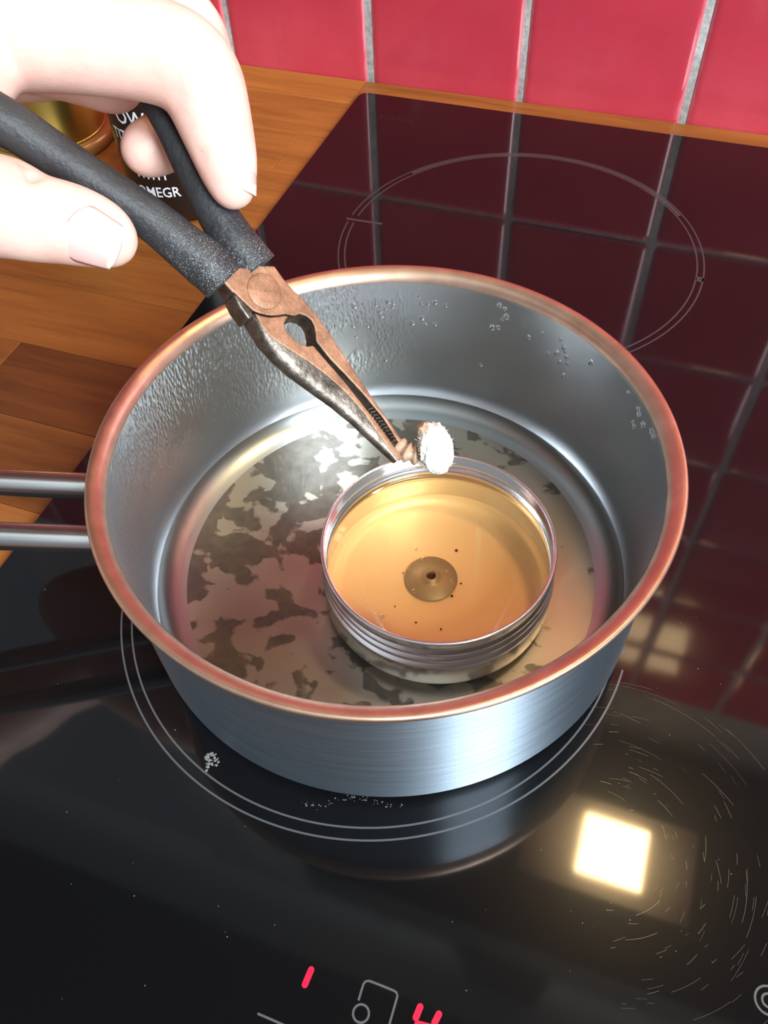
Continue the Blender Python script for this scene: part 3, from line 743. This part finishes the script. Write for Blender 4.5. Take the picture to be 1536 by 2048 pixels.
# relax the grid steps
for it in range(4):
    nb = np.zeros_like(V); ct = np.zeros(len(V))
    for a, b in ((0, 1), (1, 2), (2, 3), (3, 0)):
        np.add.at(nb, Q[:, a], V[Q[:, b]]); np.add.at(ct, Q[:, a], 1); np.add.at(nb, Q[:, b], V[Q[:, a]]); np.add.at(ct, Q[:, b], 1)
    V = V + .5 * (nb / np.maximum(ct, 1)[:, None] - V)
hand = thing('person', 'bare left hand of a person squeezing the black plier grips', 'person', tuple(at(-430, 250, .24)))
hob_ = mesh('hand', V, Q, m_skin, hand)

def nail(name, A, B, dorsal, ra, rb, half, tip_over, lift=.0003):
    """curved plate on the back of a fingertip: A cuticle end, B free end (finger-axis points)"""
    A, B = np.array(A), np.array(B); ax_ = B - A; L = np.linalg.norm(ax_); ax_ /= L
    dn = np.array(dorsal, float); dn -= ax_ * (dn @ ax_); dn /= np.linalg.norm(dn); sd = np.cross(ax_, dn)
    nu, nv = 14, 15; top_ = []; bot = []
    for i in range(nu):
        u = i / (nu - 1)
        for j in range(nv):
            v = -1 + 2 * j / (nv - 1); hw = math.radians(half) * (1 if u > .3 else .80 + .2 * math.sin(u / .3 * PI / 2))
            s = u
            if u < .28: s = u + (.28 - u) * .55 * (abs(v) ** 2.2)          # rounded cuticle
            if u > .86: s = u - (u - .86) * .9 * (abs(v) ** 2)              # rounded free edge
            r = (ra + (rb - ra) * s) + lift + .0002 * math.sin(PI * s); th = v * hw
            p = A + ax_ * L * s + (dn * math.cos(th) + sd * math.sin(th)) * r; top_.append(p); bot.append(p - (dn * math.cos(th) + sd * math.sin(th)) * .0006)
    n = nu * nv; Vn = top_ + bot; Fn = []
    for i in range(nu - 1):
        for j in range(nv - 1):
            a, b, c, d = i * nv + j, i * nv + j + 1, (i + 1) * nv + j + 1, (i + 1) * nv + j; Fn += [(a, b, c, d), (a + n, d + n, c + n, b + n)]
    bd = [j for j in range(nv)] + [i * nv + nv - 1 for i in range(1, nu)] + [(nu - 1) * nv + j for j in range(nv - 2, -1, -1)] + [i * nv for i in range(nu - 2, 0, -1)]
    for k in range(len(bd)): a, b = bd[k], bd[(k + 1) % len(bd)]; Fn.append((a, b, b + n, a + n))
    o = mesh(name, Vn, Fn, m_nail, hob_); o.data.materials.append(m_nailtip.m)
    for p in o.data.polygons:
        if np.mean([(np.array(Vn[i]) - A) @ ax_ for i in p.vertices]) > L * tip_over: p.material_index = 1
    return recalc(o)
tc_ = lambda x, y, d: at(x, y, d)
nail('fingernail', tc_(158, 453, .1965), tc_(256, 500, .1980), e3 * .92 - e2 * .40 + e1 * .05, .0086, .0060, 52, .86, .0004)
nail('fingernail', tc_(451, 318, .2142), tc_(474, 402, .216), e1 * .95 + e3 * .12 + e2 * .2, .0075, .0048, 55, .8)
nail('fingernail', tc_(332, 281, .2395), tc_(283, 303, .2372), -e2 * .75 - e3 * .62, .0077, .0064, 52, .85)

# ------------------------------------------------------------------ things on the worktop behind the hand
CX, CY, CR = -.0535, -.134, .031
can = thing('drink_can', 'black drink can with white hand-drawn lettering behind the pliers', 'can', (CX, CY, ZW))
cp = [(.0005, ZW + .0004), (CR - .006, ZW + .0004), (CR - .004, ZW + .001), (CR - .001, ZW + .006), (CR, ZW + .010), (CR, .088), (CR - .002, .094), (CR - .006, .099)]
mesh('body', *lathe(cp, (CX, CY), 96), m_can, can)
mesh('lid', *lathe([(CR - .006, .099), (CR - .0058, .1005), (CR - .007, .1008), (CR - .008, .0985), (.0005, .0980)], (CX, CY), 96), m_rod, can)
def wrap(s, size, a0, z, tilt=0.):
    V, Fc = text_mesh(s, size); out = []
    for x, y, _ in V:
        a = math.radians(a0) + x * .92 / CR; out.append((CX + (CR + .0002) * math.cos(a), CY + (CR + .0002) * math.sin(a), z + y + x * tilt))
    mesh('lettering', out, Fc, m_letter, can, False)
wrap('POMEGR', .0078, -115, .0130, .05)
wrap('WITH', .0076, -106, .0235, .02)
wrap('OW', .0105, -112, .0515, .0)
wrap('TIT', .0080, -124, .0420, .0)
GX, GY = -.166, -.101
gt = thing('gold_canister', 'shiny gold canister with amber base standing behind the hand', 'canister', (GX, GY, ZW))
mesh('base', *lathe([(.0005, ZW + .0003), (.0375, ZW + .0003), (.0395, ZW + .001), (.0395, .0015), (.0380, .0040), (.0346, .0046)], (GX, GY), 96), m_goldb, gt)
mesh('base_bead', *lathe([(.0346, .0046), (.0354, .0050), (.0354, .0056), (.0346, .0060)], (GX, GY), 96), m_gold, gt)
mesh('body', *lathe([(.0348, .0050), (.0348, .085), (.0335, .087), (.0005, .087)], (GX, GY), 96), m_gold, gt)

# ------------------------------------------------------------------ extractor hood over the hob, with its lamp
hood = thing('extractor_hood', 'dark extractor hood with a warm square lamp, mirrored in the hob', 'extractor hood', (.29, -.12, .80))
x0, x1, y0, y1 = -.02, .60, -.268, YW - .012
mesh('canopy', *box(x0, x1, y0, y1, .812, .90), m_hood, hood, False)
mesh('chimney', *box(.20, .38, -.045, y1, .90, 2.39), m_hood, hood, False)
mesh('front_rail', *box(x0, x1, y0, y0 + .012, .80, .812), m_hood, hood, False)
for k in range(2): mesh('grease_filter', *box(x0 + .02 + k * .0, x0 + .02 + .20, y0 + .02 + k * .125, y0 + .02 + k * .125 + .115, .806, .812), m_hoodf, hood, False)
LX, LY = .326, -.131
V, Fc = box(-.105, .095, -.055, .055, 0, .006); ld = mesh('lamp_glow_plate', V, Fc, m_lampglow, None, False); ld.parent = hood; ld.location = (LX - .29, LY + .12, .006)  # added glowing plate, imitates the lit surround of the lamp
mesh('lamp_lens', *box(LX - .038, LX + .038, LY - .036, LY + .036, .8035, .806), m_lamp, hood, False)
